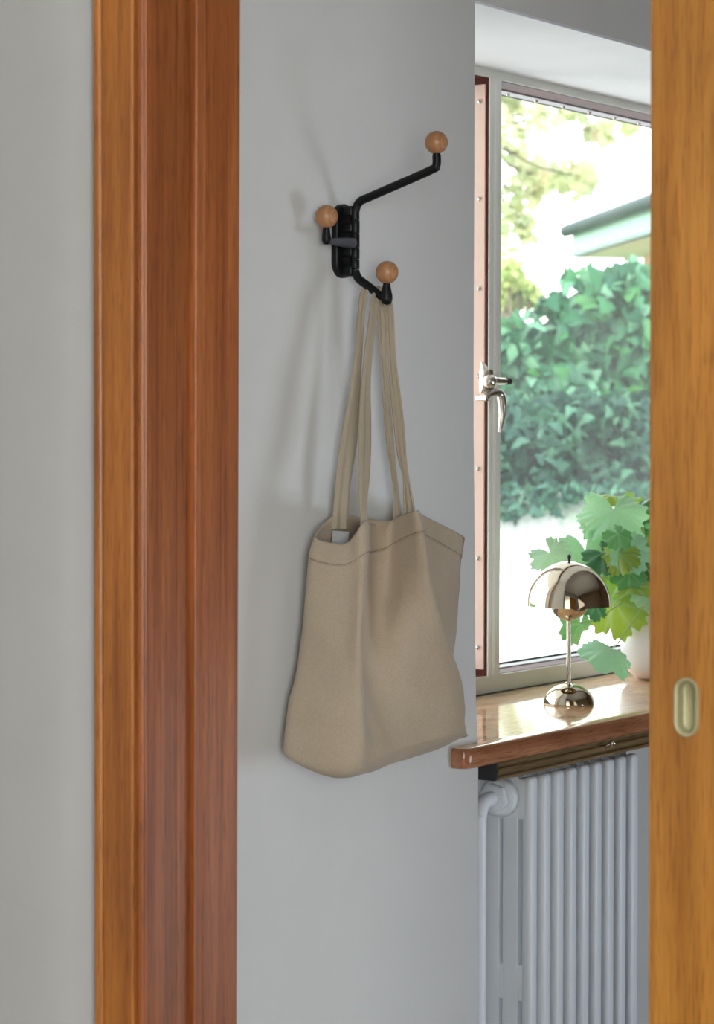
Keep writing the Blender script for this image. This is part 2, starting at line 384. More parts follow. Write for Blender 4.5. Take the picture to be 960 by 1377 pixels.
j3 = [(-1.2340, -.370), (-1.2340, -.3915), (-1.2325, -.3930), (-1.2210, -.3930), (-1.2203, -.3918), (-1.2195, -.3918), (-1.2188, -.3934), (-1.1555, -.3934), (-1.1535, -.3915), (-1.1535, -.370)]
obj('rear_lining', prism(j3, 0, 2.08, ylean2), 'jamb', root, smooth=True, angle=20)

# sliding door leaf with a flush pull let into it
door = thing('door_1', None, None); tag(door, kind='structure')
PX0, PX1, PZ0, PZ1 = -1.0352, -1.0090, 1.1190, 1.1764
DX0, DX1 = -1.2590, -1.2270
def stadium(cy, cz, hw, hh, n=10):
    p = [(cy + hw * math.cos(R(a)), cz + hh - hw + hw * math.sin(R(a))) for a in [180 * i / n for i in range(n + 1)]]
    p += [(cy + hw * math.cos(R(a)), cz - hh + hw + hw * math.sin(R(a))) for a in [180 + 180 * i / n for i in range(n + 1)]]
    return p
pcy, pcz = (PX0 + PX1) / 2, (PZ0 + PZ1) / 2
bm = bmesh.new(); hw, hh = .0126, .0283
outer = [(-.9800, 2.05), (-1.98, 2.05), (-1.98, .012), (-.9830, .012)]
hole = stadium(pcy, pcz, hw, hh)
ov = [bm.verts.new((DX0, y, z)) for y, z in outer]; hv = [bm.verts.new((DX0, y, z)) for y, z in hole]
es = [bm.edges.new((ov[i], ov[(i + 1) % 4])) for i in range(4)] + [bm.edges.new((hv[i], hv[(i + 1) % len(hv)])) for i in range(len(hv))]
bmesh.ops.triangle_fill(bm, use_beauty=True, use_dissolve=False, edges=es, normal=(-1, 0, 0))
hb = [bm.verts.new((DX0 + .012, y, z)) for y, z in hole]
for i in range(len(hv)): j = (i + 1) % len(hv); bm.faces.new((hv[i], hv[j], hb[j], hb[i]))
bm.faces.new(hb)
ob = [bm.verts.new((DX1, y, z)) for y, z in outer]
for i in range(4): j = (i + 1) % 4; bm.faces.new((ov[i], ov[j], ob[j], ob[i]))
bm.faces.new(ob); bmesh.ops.recalc_face_normals(bm, faces=bm.faces[:])
obj('door_leaf', bm, 'leaf_wood', door)
pull = thing('flush_pull', None, None); pull.parent = door
bm = bmesh.new(); rings = []
for d, s in [(.003, 1.04), (-.0012, 1.03), (-.0020, .98), (-.0020, .80), (-.0012, .74), (.004, .70)]:
    rings.append([bm.verts.new((DX0 + d, y, z)) for y, z in stadium(pcy, pcz, .0131 * s, .0287 - .0131 * (1 - s))])
for a, b in zip(rings, rings[1:]):
    for i in range(len(a)): j = (i + 1) % len(a); bm.faces.new((a[i], a[j], b[j], b[i]))
obj('rim', bm, 'brass_green', pull, smooth=True, angle=50)
bm = bmesh.new(); rings = []
for d, s in [(.003, .72), (.009, .69), (.0108, .55)]:
    rings.append([bm.verts.new((DX0 + d, y, z)) for y, z in stadium(pcy, pcz, .0131 * s, .0287 - .0131 * (1 - s))])
for a, b in zip(rings, rings[1:]):
    for i in range(len(a)): j = (i + 1) % len(a); bm.faces.new((a[i], a[j], b[j], b[i]))
bm.faces.new(rings[-1])
obj('cup', bm, 'brass_dark', pull, smooth=True, angle=50)

# ------------------------------------------------------------------ window
win = thing('window_1', None, None, (0, 0, 0)); tag(win, kind='structure')
WF = .37; OPB, OPT = .9385, 2.0970; MX0, MX1 = .6455, .6890
def ring_frame(x0, x1, z0, z1, t, y0, y1, bev=0.):
    bm = bmesh.new()
    add_box(bm, x0, x0 + t, y0, y1, z0, z1, bev); add_box(bm, x1 - t, x1, y0, y1, z0, z1, bev)
    add_box(bm, x0 + t, x1 - t, y0, y1, z0, z0 + t, bev); add_box(bm, x0 + t, x1 - t, y0, y1, z1 - t, z1, bev); return bm
bm = bmesh.new()
add_box(bm, .005, 2.0, WF, WF + .004, OPT, 2.1165, .0010); add_box(bm, .005, 2.0, WF, WF + .004, .900, OPB, .0010)
add_box(bm, .005, 2.0, WF + .004, WF + .09, OPT + .002, 2.1165); add_box(bm, .005, 2.0, WF + .004, WF + .09, .900, OPB - .002)
add_box(bm, .005, .055, WF, WF + .004, OPB - .002, OPT + .002); add_box(bm, 1.95, 2.0, WF, WF + .004, OPB - .002, OPT + .002)
obj('window_frame', bm, 'window_paint', win)
bm = prism([(MX0, WF + .003), (MX0, WF + .001), (MX0 + .004, WF - .001), (MX0 + .013, WF - .001), (MX0 + .015, WF - .0035), (MX0 + .018, WF - .0045), (MX0 + .022, WF - .0035), (MX0 + .024, WF - .001), (MX1 - .003, WF - .001), (MX1, WF + .002), (MX1, WF + .003)], OPB - .001, OPT + .001)
obj('mullion', bm, 'window_paint', win, smooth=True, angle=30)
obj('mullion_core', box(MX0 + .0005, MX1 - .0005, WF + .003, WF + .03, OPB, OPT), 'mahogany', win)
obj('weather_strip', box(.02, 1.98, WF - .004, WF + .004, .9005, .9055), 'gasket', win)
for nm, x0, x1 in (('light', .055, MX0), ('light', MX1, 1.95)):
    fr = obj('rebate_frame', ring_frame(x0 - .0205, x1 + .0205, OPB - .02, OPT + .02, .021, WF + .0045, WF + .10), 'mahogany', win)
    # dark rebate: head and foot show a broad mahogany band, then the screwed glazing bead, then the glass
    obj('glazing_bead', add_box(box(x0, x1, WF + .062, WF + .094, OPT - .004, OPT + .004, .001), x0, x1, WF + .052, WF + .082, OPB - .004, OPB + .0035, .001), 'bead_light', fr)
    bm = box(x1 - .004, x1 + .006, WF + .009 if x1 < 1 else WF + .03, WF + .096, OPB + .012 if x1 < 1 else OPB, OPT - .012 if x1 < 1 else OPT, .001)
    add_box(bm, x0 - .006, x0 + .004, WF + .03, WF + .096, OPB, OPT, .001)
    obj('side_board', bm, 'bead', fr)
    obj('gasket', ring_frame(x0 - .004, x1 + .004, OPB - .004, OPT + .004, .009, WF + .094, WF + .099), 'gasket', fr)
    obj('pane', box(x0 - .002, x1 + .002, WF + .099, WF + .103, OPB, OPT), 'glass', win)
sm = bmesh.new(); bmesh.ops.create_uvsphere(sm, u_segments=10, v_segments=6, radius=.0044)
sme = bpy.data.meshes.new('screw_head'); sm.to_mesh(sme); sm.free()
for z in (2.0515, 1.8628, 1.6888, 1.5192, 1.3395, 1.1656, .9933):
    link('screw', sme, 'nickel', win, True, (MX0 - .0045, WF + .021, z))
for i in range(9):
    link('screw', sme, 'nickel', win, True, (MX1 + .04 + .112 * i, WF + .078, OPT - .0045))
# latch on the mullion
lat = thing('window_latch', None, None); lat.parent = win
bm = tube([(.606, .362, 1.5440), (.606, .358, 1.535), (.603, .352, 1.524), (.600, .350, 1.512), (.600, .352, 1.498), (.602, .36, 1.488)], [.0035, .006, .0085, .0105, .0085, .005], 12)
add_box(bm, .610, .632, .350, .372, 1.486, 1.532, .003)
obj('keeper', bm, 'nickel', lat, smooth=True, angle=40)
obj('hub', ball((.598, .340, 1.508), .0135), 'nickel', lat, smooth=True)
obj('pin', tube([(.612, .345, 1.511), (.640, .345, 1.509), (.668, .345, 1.5095)], [.0085, .0068, .0062], 14), 'nickel', lat, smooth=True, angle=50)
obj('pin_tip', tube([(.667, .345, 1.5095), (.679, .345, 1.5097)], [.0072, .0072], 14), 'black_rubber', lat, smooth=True, angle=50)
pts = spline([(.600, .350, 1.4770), (.611, .346, 1.4850), (.629, .343, 1.4870), (.6405, .342, 1.4830), (.6455, .341, 1.4660), (.6455, .341, 1.4400), (.6385, .342, 1.4100)], 5)
rr = [.0072 + .0022 * math.sin(min(1, max(0, (i - 10) / 20)) * 3.14) - .0035 * max(0, (i - 20) / 10) for i in range(len(pts))]
obj('lever', tube(pts, rr, 12), 'nickel', lat, smooth=True, angle=60)
obj('lever_pivot', tube([(.600, .346, 1.4765), (.603, .37, 1.4765)], .0065, 12), 'nickel', lat, smooth=True, angle=50)

# sill board with its rounded horn in front of the wall corner
def sill_poly(inset=0.):
    pts = [(-.0726, -.004)] + arc(-.0726 + .016, -.014, .016, 180, 270, 6)[0:] + [(2.0, -.030), (2.0, .370), (.0125, .370), (.0125, 0.0), (-.0726, 0.0)]
    return pts
bm = bmesh.new(); poly = sill_poly(); prof = [(.8700, .005), (.8718, .0015), (.8760, 0.), (.8920, -.0008), (.9005, .001), (.9030, .0035), (.9039, .008)]
rows = []
for z, ins in prof:
    ring = []
    for (x, y) in poly:
        xx = x + ins if x < -.03 else x; yy = y + ins if y < -.012 else y
        ring.append(bm.verts.new((xx, yy, z)))
    rows.append(ring)
for a, b in zip(rows, rows[1:]):
    for i in range(len(a)): bm.faces.new((a[i], a[(i + 1) % len(a)], b[(i + 1) % len(a)], b[i]))
bm.faces.new(rows[0][::-1]); top = bm.faces.new(rows[-1]); bmesh.ops.recalc_face_normals(bm, faces=bm.faces[:])
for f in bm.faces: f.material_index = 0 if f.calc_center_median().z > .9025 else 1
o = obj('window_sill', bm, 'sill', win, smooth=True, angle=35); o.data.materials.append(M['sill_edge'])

# ------------------------------------------------------------------ rail below the sill
rail = thing('sill_rail', 'bronze grooved rail with small pull knob under the wooden window sill', 'rail', (.05, 0, .84))
rp_ = [(-.0100, .8700), (-.0100, .8640), (-.0060, .8630), (-.0040, .8600), (-.0060, .8570), (-.0120, .8560), (-.0140, .8530), (-.0140, .8500), (-.0115, .8475), (-.0060, .8465), (-.0060, .8440), (-.0130, .8430), (-.0150, .8410), (-.0150, .8392), (-.0120, .8375), (.030, .8375), (.034, .8420), (.034, .8700)]
obj('grooved_rail', off(prism_x(rp_, .052, 1.94), (-.05, 0, -.84)), 'bronze', rail)
cp = [(-.0132, .8700), (-.0132, .8600), (-.0080, .8565), (-.0130, .8515), (-.0128, .8400), (-.0095, .8368), (.050, .8368), (.050, .8480), (.026, .8540), (.020, .8640), (.020, .8700)]
obj('end_cap', off(prism_x(cp, .047, .0535), (-.05, 0, -.84)), 'dark_cap', rail)
kn = obj('pull_knob', off(ball((.4205, -.0255, .8620), .0062), (-.05, 0, -.84)), 'nickel', rail, smooth=True)
obj('knob_stem', off(tube([(.4140, -.010, .8530), (.4170, -.018, .8580), (.4200, -.0250, .8615)], [.0042, .0030, .0034], 10), (-.05, 0, -.84)), 'nickel', kn, smooth=True)

# ------------------------------------------------------------------ radiator
rad = thing('radiator', 'white cast column radiator standing in the recess under the window sill', 'radiator', (.35, .06, 0))
def section_bm():
    bm = bmesh.new()
    for y0, y1 in ((0, .0187), (.0247, .0557), (.0617, .0927), (.0987, .1228)):
        add_box(bm, -.0142, .0142, y0, y1, .075, .8265, .0078 if y0 == 0 else .0028, 3)
    add_box(bm, -.0138, .0138, .004, .118, .7520, .8230, .004, 2); add_box(bm, -.0150, .0150, .006, .118, .080, .135, .006, 2)
    for yc_ in (.0217, .0587, .0957):
        add_box(bm, -.0135, .0135, yc_ - .006, yc_ + .006, .444, .506, .003, 2)
    add_box(bm, -.024, .024, .040, .083, .775, .812, .004); add_box(bm, -.024, .024, .040, .083, .088, .125, .004)
    off(bm, (0, -.06, 0)); return bm
s0 = section_bm(); sme2 = bpy.data.meshes.new('radiator_section'); s0.to_mesh(sme2); s0.free()
sme2.materials.append(M['radiator']); sme2.shade_smooth(); sme2.set_sharp_from_angle(angle=R(45))
for i in range(9):
    link('radiator_section', sme2, None, rad, False, (.1935 + .0453 * i - .35, 0, 0))
for i in (0, 8):
    obj('foot', off(box(-.014, .014, .004, .03, 0, .09, .004), (.1935 + .0453 * i - .35, -.06, 0)), 'radiator', rad)
def hexa(x0, x1, r, y, z):
    bm = bmesh.new(); a = []; b = []
    for i in range(6):
        an = R(60 * i + 15); a.append(bm.verts.new((x0, y + r * math.cos(an), z + r * math.sin(an)))); b.append(bm.verts.new((x1, y + r * math.cos(an), z + r * math.sin(an))))
    for i in range(6): bm.faces.new((a[i], a[(i + 1) % 6], b[(i + 1) % 6], b[i]))
    bm.faces.new(a[::-1]); bm.faces.new(b); bmesh.ops.recalc_face_normals(bm, faces=bm.faces[:])
    bmesh.ops.bevel(bm, geom=bm.edges[:], offset=.002, segments=2, affect='EDGES'); return bm
NY, NZ = .056, .790
obj('boss', off(tube([(.178, NY, NZ), (.162, NY, NZ), (.158, NY, NZ)], [.034, .033, .029], 28), (-.35, -.06, 0)), 'radiator', rad, smooth=True, angle=40)
obj('union_nut', off(hexa(.146, .162, .0265, NY, NZ), (-.35, -.06, 0)), 'radiator', rad)
pts = spline([(.150, NY, NZ), (.132, NY, NZ), (.116, NY, NZ - .006), (.107, NY, NZ - .024), (.105, NY, NZ - .055), (.105, NY, .5), (.105, NY, 0.0)], 6)
obj('supply_pipe', off(tube(pts, .0125, 16), (-.35, -.06, 0)), 'radiator', rad, smooth=True, angle=60)

# ------------------------------------------------------------------ coat hook
AX = -.3925
hook = thing('coat_hook', 'black wall hook with three swivel arms ending in beech balls', 'coat hook', (AX, 0, 1.70))
def hk(name, bm, mat, parent=None, smooth=True, angle=50): return obj(name, off(bm, (-AX, 0, -1.70)) if parent is None else off(bm, (-AX, 0, -1.70)), mat, parent or hook, smooth, angle=angle)
bm = bmesh.new(); rings = []
for d, s in [(0., 1.), (-.0085, 1.), (-.0105, .93), (-.0108, .85)]:
    rings.append([bm.verts.new((x, d, z)) for x, z in stadium(AX + .004, 1.6990, .0235 * s, .0555 - .0235 * (1 - s))])
for a, b in zip(rings, rings[1:]):
    for i in range(len(a)): j = (i + 1) % len(a); bm.faces.new((a[i], a[j], b[j], b[i]))
bm.faces.new(rings[-1]); bm.faces.new(rings[0][::-1]); bmesh.ops.recalc_face_normals(bm, faces=bm.faces[:])
hk('wall_plate', bm, 'black_metal')
for z0, z1 in ((1.735, 1.7505), (1.7105, 1.7250), (1.6745, 1.6880), (1.6455, 1.6620)):
    hk('bracket', box(AX - .0075, AX + .0075, -.028, -.008, z0, z1, .003), 'black_metal')
PR = .0064
for z0, z1, rr_ in ((1.6560, 1.6705, PR), (1.6712, 1.6870, PR), (1.6877, 1.7085, PR), (1.7092, 1.7290, PR)):
    hk('post_collar', tube([(AX, -.030, z0), (AX, -.030, z0 + .0008), (AX, -.030, z1 - .0008), (AX, -.030, z1)], [rr_ * .93, rr_, rr_, rr_ * .93], 18), 'black_metal')
UPP = [(-0.3925,-0.0301,1.7247),(-0.3925,-0.0302,1.7436),(-0.3925,-0.0383,1.7565),(-0.3925,-0.0625,1.7646),(-0.3925,-0.1614,1.7955),(-0.3925,-0.1731,1.8024),(-0.3925,-0.1738,1.8176)]
arm = hk('upper_arm', tube(spline([(AX, -.030, 1.7297)] + [(AX, y, z) for x, y, z in UPP[1:]], 6), PR, 16), 'black_metal')
def ballpart(c, r, parent):
    o = obj('ball', off(ball((0, 0, 0), r, seg=36), (0, 0, 0)), 'beech', parent, True); o.location = Vector(c) - Vector((AX, 0, 1.70)); return o
hkstub = tube([(AX, -.1738, 1.8120), (AX, -.1735, 1.8300)], [PR, .0046], 14)
BR = .0170
ballpart((-0.3925,-0.1733,1.8361), BR, arm)
o = obj('stub', off(hkstub, (-AX, 0, -1.70)), 'black_metal', arm, True)
LOP = [(-0.3925,-0.0299,1.6691),(-0.3925,-0.0305,1.6513),(-0.3925,-0.0365,1.6411),(-0.3925,-0.0526,1.6305),(-0.3925,-0.0753,1.6153),(-0.3925,-0.0846,1.6128)]
arm = hk('lower_arm', tube(spline([(AX, -.030, 1.6553)] + [(AX, y, z) for x, y, z in LOP[1:]], 6), [PR] * 25 + [.0072] * 6 if False else PR, 16), 'black_metal')
ballpart((-0.3925,-0.0874,1.6491), BR, arm)
obj('stub', off(lathe([(0, -.0105), (.0062, -.0085), (.0090, -.002), (.0088, .004), (.0066, .014), (.0050, .024), (.0046, .034), (0, .034)], 20, (AX, -.0866, 1.6110)), (-AX, 0, -1.70)), 'black_metal', arm, True)
mb = Vector((-0.4745,-0.0350,1.7283))
q0 = Vector((AX, -.030, 1.6945)); q1 = Vector((mb.x + .002, mb.y, 1.6925))
arm = hk('middle_arm', tube([q0 + (q1 - q0) * t for t in (0, .12, .3, .6, .9, 1.0)], [.0035, .0085, .0082, .0066, .0046, .0044], 18), 'sheen_metal')
ballpart(mb, BR, arm)
obj('stub', off(lathe([(0, -.0060), (.0048, -.005), (.0068, .001), (.0066, .006), (.0054, .016), (.0046, .026), (0, .026)], 20, (mb.x, mb.y, 1.6930)), (-AX, 0, -1.70)), 'black_metal', arm, True)

# ------------------------------------------------------------------ tote bag
BAG = [
 [(-0.5139,-0.0450,1.2605),(-0.5148,-0.0720,1.2525),(-0.5080,-0.1000,1.2540),(-0.5001,-0.1220,1.2852),(-0.3782,-0.0480,1.2742),(-0.3216,-0.0450,1.2778),(-0.3327,-0.0780,1.2877),(-0.3458,-0.1120,1.2954),(-0.2650,-0.0660,1.2865),(-0.1026,-0.0420,1.2444),(-0.2552,-0.0500,1.2688),(-0.3653,-0.0420,1.2814),(-0.4443,-0.0400,1.2906),(-0.4729,-0.0360,1.2805)],
 [(-0.5247,-0.0420,1.2285),(-0.5271,-0.0740,1.2210),(-0.5206,-0.1060,1.2205),(-0.5046,-0.1300,1.2375),(-0.3770,-0.0450,1.2296),(-0.3215,-0.0420,1.2349),(-0.3319,-0.0800,1.2508),(-0.3390,-0.1180,1.2620),(-0.2475,-0.0640,1.2506),(-0.1095,-0.0420,1.2116),(-0.2401,-0.0400,1.2291),(-0.3538,-0.0340,1.2394),(-0.4303,-0.0300,1.2426),(-0.4770,-0.0280,1.2368)],
 [(-0.5249,-0.0380,1.1821),(-0.5288,-0.0750,1.1783),(-0.5266,-0.1100,1.1773),(-0.5164,-0.1340,1.1871),(-0.3886,-0.0480,1.1769),(-0.3324,-0.0450,1.1770),(-0.3404,-0.0880,1.1833),(-0.3303,-0.1240,1.1907),(-0.2362,-0.0680,1.1781),(-0.1165,-0.0420,1.1530),(-0.2252,-0.0300,1.1682),(-0.3395,-0.0240,1.1766),(-0.4164,-0.0200,1.1808),(-0.4595,-0.0180,1.1831)],
 [(-0.5262,-0.0360,1.1228),(-0.5361,-0.0760,1.1232),(-0.5369,-0.1130,1.1238),(-0.5259,-0.1370,1.1294),(-0.4202,-0.0660,1.1189),(-0.3691,-0.0600,1.1161),(-0.3600,-0.0980,1.1205),(-0.3061,-0.1280,1.1203),(-0.2226,-0.0780,1.1078),(-0.1283,-0.0450,1.0950),(-0.2195,-0.0260,1.1030),(-0.3340,-0.0200,1.1130),(-0.4134,-0.0150,1.1183),(-0.4580,-0.0140,1.1214)],
 [(-0.5417,-0.0350,1.0670),(-0.5470,-0.0770,1.0665),(-0.5457,-0.1150,1.0663),(-0.5292,-0.1390,1.0683),(-0.4576,-0.0920,1.0597),(-0.4139,-0.0820,1.0565),(-0.3615,-0.1080,1.0590),(-0.2700,-0.1300,1.0537),(-0.2141,-0.0920,1.0425),(-0.1586,-0.0500,1.0321),(-0.2138,-0.0220,1.0422),(-0.3285,-0.0160,1.0514),(-0.4173,-0.0120,1.0586),(-0.4707,-0.0120,1.0630)],
 [(-0.5643,-0.0340,1.0154),(-0.5635,-0.0780,1.0106),(-0.5563,-0.1170,1.0082),(-0.5315,-0.1410,1.0094),(-0.4840,-0.1150,1.0041),(-0.4385,-0.1050,1.0011),(-0.3488,-0.1180,0.9998),(-0.2497,-0.1310,0.9990),(-0.2035,-0.1000,0.9881),(-0.1648,-0.0620,0.9797),(-0.2110,-0.0200,0.9885),(-0.3259,-0.0140,0.9968),(-0.4277,-0.0110,1.0063),(-0.4898,-0.0120,1.0101)],
 [(-0.5777,-0.0350,0.9720),(-0.5775,-0.0800,0.9635),(-0.5664,-0.1200,0.9578),(-0.5366,-0.1430,0.9593),(-0.4998,-0.1320,0.9576),(-0.4525,-0.1260,0.9574),(-0.3451,-0.1260,0.9623),(-0.2429,-0.1300,0.9711),(-0.1994,-0.1000,0.9601),(-0.1698,-0.0650,0.9502),(-0.2112,-0.0200,0.9584),(-0.3246,-0.0130,0.9626),(-0.4356,-0.0110,0.9673),(-0.5012,-0.0120,0.9677)],
 [(-0.5791,-0.0360,0.9531),(-0.5782,-0.0700,0.9396),(-0.5644,-0.1120,0.9274),(-0.5330,-0.1340,0.9296),(-0.4970,-0.1300,0.9347),(-0.4487,-0.1260,0.9397),(-0.3370,-0.1260,0.9492),(-0.2297,-0.1270,0.9525),(-0.1850,-0.0950,0.9434),(-0.1629,-0.0620,0.9400),(-0.2174,-0.0240,0.9477),(-0.3321,-0.0180,0.9479),(-0.4390,-0.0160,0.9459),(-0.5096,-0.0180,0.9473)],
 [(-0.5693,-0.0400,0.9469),(-0.5567,-0.0650,0.9303),(-0.5381,-0.1000,0.9175),(-0.5054,-0.1150,0.9185),(-0.4667,-0.1120,0.9202),(-0.4141,-0.1080,0.9224),(-0.3020,-0.1060,0.9306),(-0.2080,-0.1080,0.9409),(-0.1911,-0.0920,0.9380),(-0.1833,-0.0680,0.9379),(-0.2419,-0.0400,0.9445),(-0.3556,-0.0340,0.9448),(-0.4541,-0.0320,0.9421),(-0.5171,-0.0340,0.9428)],
 [(-0.5537,-0.0550,0.9441),(-0.5450,-0.0750,0.9361),(-0.5216,-0.0950,0.9264),(-0.4865,-0.1020,0.9249),(-0.4520,-0.1020,0.9252),(-0.4060,-0.1000,0.9275),(-0.3098,-0.0950,0.9329),(-0.2351,-0.0900,0.9357),(-0.2357,-0.0850,0.9377),(-0.2413,-0.0750,0.9399),(-0.2809,-0.0600,0.9408),(-0.3722,-0.0560,0.9392),(-0.4512,-0.0540,0.9368),(-0.5080,-0.0540,0.9389)]]
NR, NC = 6, 6
rows = [[Vector(p) for p in r] for r in BAG]
K = len(rows[0])
def cols_of(r): return spline(r, NC, True)
rc = [cols_of(r) for r in rows]
fine = []
for j in range(len(rc[0])):
    fine.append(spline([rc[i][j] for i in range(len(rc))], NR))
nrow, ncol = len(fine[0]), len(fine)
grid = [[fine[j][i] for j in range(ncol)] for i in range(nrow)]
org = Vector((-.33, -.09, 1.15))
def disp(p, i):
    a = min(1., i / 14.) * (1. if i < nrow - 10 else .4)
    f = noise.noise(Vector((p.x * 16, p.y * 16, p.z * 5.5))) * .0066 + noise.noise(Vector((p.x * 34 + 7, p.y * 34, p.z * 13))) * .0022 + noise.noise(Vector((p.x * 70 + 3, p.y * 70, p.z * 45))) * .0008
    return f * a
gn = [[None] * ncol for _ in range(nrow)]
for i in range(nrow):
    for j in range(ncol):
        du = grid[i][(j + 1) % ncol] - grid[i][(j - 1) % ncol]; dv = grid[min(i + 1, nrow - 1)][j] - grid[max(i - 1, 0)][j]
        nv = dv.cross(du); gn[i][j] = nv.normalized() if nv.length > 1e-9 else Vector((0, -1, 0))
if gn[20][3 * NC].y > 0:
    gn = [[-v for v in r] for r in gn]
for i in range(nrow):
    for j in range(ncol):
        p = grid[i][j] + gn[i][j] * disp(grid[i][j], i)
        if p.y > -.004: p.y = -.004
        grid[i][j] = p
def shell(i0, i1, offset, close=False):
    bm = bmesh.new(); vs = [[bm.verts.new(grid[i][j] + gn[i][j] * offset - org) for j in range(ncol)] for i in range(i0, i1 + 1)]
    for a, b in zip(vs, vs[1:]):
        for j in range(ncol):
            k = (j + 1) % ncol; bm.faces.new((a[j], a[k], b[k], b[j]))
    if close:
        c = sum((v.co for v in vs[-1]), Vector()) / ncol; cv = bm.verts.new(c)
        for j in range(ncol): bm.faces.new((vs[-1][j], vs[-1][(j + 1) % ncol], cv))
    bmesh.ops.recalc_face_normals(bm, faces=bm.faces[:]); return bm
bag = thing('tote_bag', 'natural linen tote bag hanging by two long handles from the lower hook arm', 'bag', org)
o = obj('bag_body', shell(0, nrow - 1, 0, True), 'canvas', bag, True)
md = o.modifiers.new('cloth', 'SOLIDIFY'); md.thickness = .0013; md.offset = -1
o = obj('hem', shell(0, NR, .0012), 'canvas', bag, True)
md = o.modifiers.new('cloth', 'SOLIDIFY'); md.thickness = .0012; md.offset = -1
bm = bmesh.new()
ring = [grid[NR - 1][j] * .35 + grid[NR][j] * .65 + gn[NR][j] * .0013 - org for j in range(ncol)]
tube(ring + [ring[0]], .00055, 5, bm, False)
obj('hem_stitching', bm, 'thread', bag, True)
def ribbon(edges, th=.0024):
    L = spline([e[0] for e in edges], 4); Rr = spline([e[1] for e in edges], 4); bm = bmesh.new(); vs = []
    for i, (a, b) in enumerate(zip(L, Rr)):
        nr = (b - a).cross(L[min(i + 1, len(L) - 1)] - L[max(i - 1, 0)]).normalized()
        wv = [a.lerp(b, t) + nr * h for t, h in ((0, -.0008), (.22, .0018), (.5, -.0014), (.78, .0018), (1., -.0008))]
        vs.append([bm.verts.new(p - org) for p in wv])
    for a, b in zip(vs, vs[1:]):
        for j in range(4): bm.faces.new((a[j], a[j + 1], b[j + 1], b[j]))
    bmesh.ops.recalc_face_normals(bm, faces=bm.faces[:]); return bm
SB = [((-0.4626,-0.0380,1.2693),(-0.4319,-0.0460,1.2683)),
((-0.4572,-0.0370,1.2953),(-0.4298,-0.0440,1.2968)),
((-0.4555,-0.0400,1.3391),(-0.4257,-0.0460,1.3386)),
((-0.4475,-0.0420,1.3916),(-0.4166,-0.0500,1.3924)),
((-0.4372,-0.0430,1.4321),(-0.4129,-0.0510,1.4354)),
((-0.4239,-0.0440,1.4817),(-0.4102,-0.0520,1.4796)),
((-0.4134,-0.0450,1.5304),(-0.4075,-0.0530,1.5304)),
((-0.4107,-0.0460,1.5702),(-0.4062,-0.0550,1.5702)),
((-0.4031,-0.0450,1.6093),(-0.4016,-0.0560,1.6090)),
((-0.3957,-0.0440,1.6229),(-0.3966,-0.0580,1.6224)),
((-0.3839,-0.0440,1.6312),(-0.3847,-0.0580,1.6284)),
((-0.3701,-0.0440,1.6285),(-0.3749,-0.0580,1.6222)),
((-0.3632,-0.0460,1.6131),(-0.3660,-0.0600,1.6081)),
((-0.3603,-0.0480,1.5908),(-0.3581,-0.0620,1.5905)),
((-0.3585,-0.0500,1.5528),(-0.3564,-0.0620,1.5526)),
((-0.3530,-0.0500,1.5116),(-0.3536,-0.0620,1.5136)),
((-0.3461,-0.0500,1.4579),(-0.3429,-0.0600,1.4579)),
((-0.3384,-0.0500,1.4064),(-0.3322,-0.0580,1.4086)),
((-0.3246,-0.0500,1.3568),(-0.3214,-0.0560,1.3624)),
((-0.3157,-0.0500,1.3194),(-0.3129,-0.0550,1.3284)),
((-0.3169,-0.0500,1.2856),(-0.3010,-0.0530,1.2886)),
((-0.3140,-0.0480,1.2607),(-0.2946,-0.0500,1.2600))]
SF = [((-0.5058,-0.1180,1.2618),(-0.4852,-0.1130,1.2588)),
((-0.5019,-0.1180,1.2852),(-0.4807,-0.1120,1.2865)),
((-0.4973,-0.1120,1.3149),(-0.4679,-0.1040,1.3141)),
((-0.4904,-0.1060,1.3491),(-0.4516,-0.0970,1.3483)),
((-0.4818,-0.1000,1.3920),(-0.4411,-0.0920,1.3916)),
((-0.4731,-0.0950,1.4351),(-0.4354,-0.0880,1.4352)),
((-0.4646,-0.0910,1.4655),(-0.4327,-0.0850,1.4724)),
((-0.4470,-0.0840,1.5169),(-0.4202,-0.0790,1.5208)),
((-0.4341,-0.0820,1.5664),(-0.4057,-0.0760,1.5696)),
((-0.4085,-0.0710,1.6082),(-0.3878,-0.0700,1.6091)),
((-0.3921,-0.0630,1.6224),(-0.3921,-0.0750,1.6198)),
((-0.3808,-0.0620,1.6285),(-0.3872,-0.0770,1.6232)),
((-0.3689,-0.0620,1.6234),(-0.3788,-0.0780,1.6158)),
((-0.3610,-0.0620,1.6138),(-0.3689,-0.0780,1.6085)),
((-0.3590,-0.0630,1.5971),(-0.3629,-0.0780,1.5998)),
((-0.3573,-0.0640,1.5626),(-0.3592,-0.0780,1.5644)),
((-0.3556,-0.0660,1.5135),(-0.3559,-0.0790,1.5188)),
((-0.3535,-0.0690,1.4655),(-0.3477,-0.0820,1.4666)),
((-0.3491,-0.0720,1.4187),(-0.3424,-0.0850,1.4220)),
((-0.3423,-0.0740,1.3773),(-0.3381,-0.0860,1.3773)),
((-0.3313,-0.0760,1.3459),(-0.3338,-0.0870,1.3494)),
((-0.3295,-0.0760,1.3178),(-0.3268,-0.0890,1.3202)),
((-0.3261,-0.0750,1.2920),(-0.3295,-0.0960,1.2969)),
((-0.3212,-0.0730,1.2648),(-0.3266,-0.0940,1.2677))]
for ed in (SB, SF):
    o = obj('handle', ribbon(ed), 'webbing', bag, True)
    md = o.modifiers.new('cloth', 'SOLIDIFY'); md.thickness = .0030; md.offset = 0
    bv = o.modifiers.new('edge', 'BEVEL'); bv.width = .0008; bv.segments = 2; bv.limit_method = 'ANGLE'
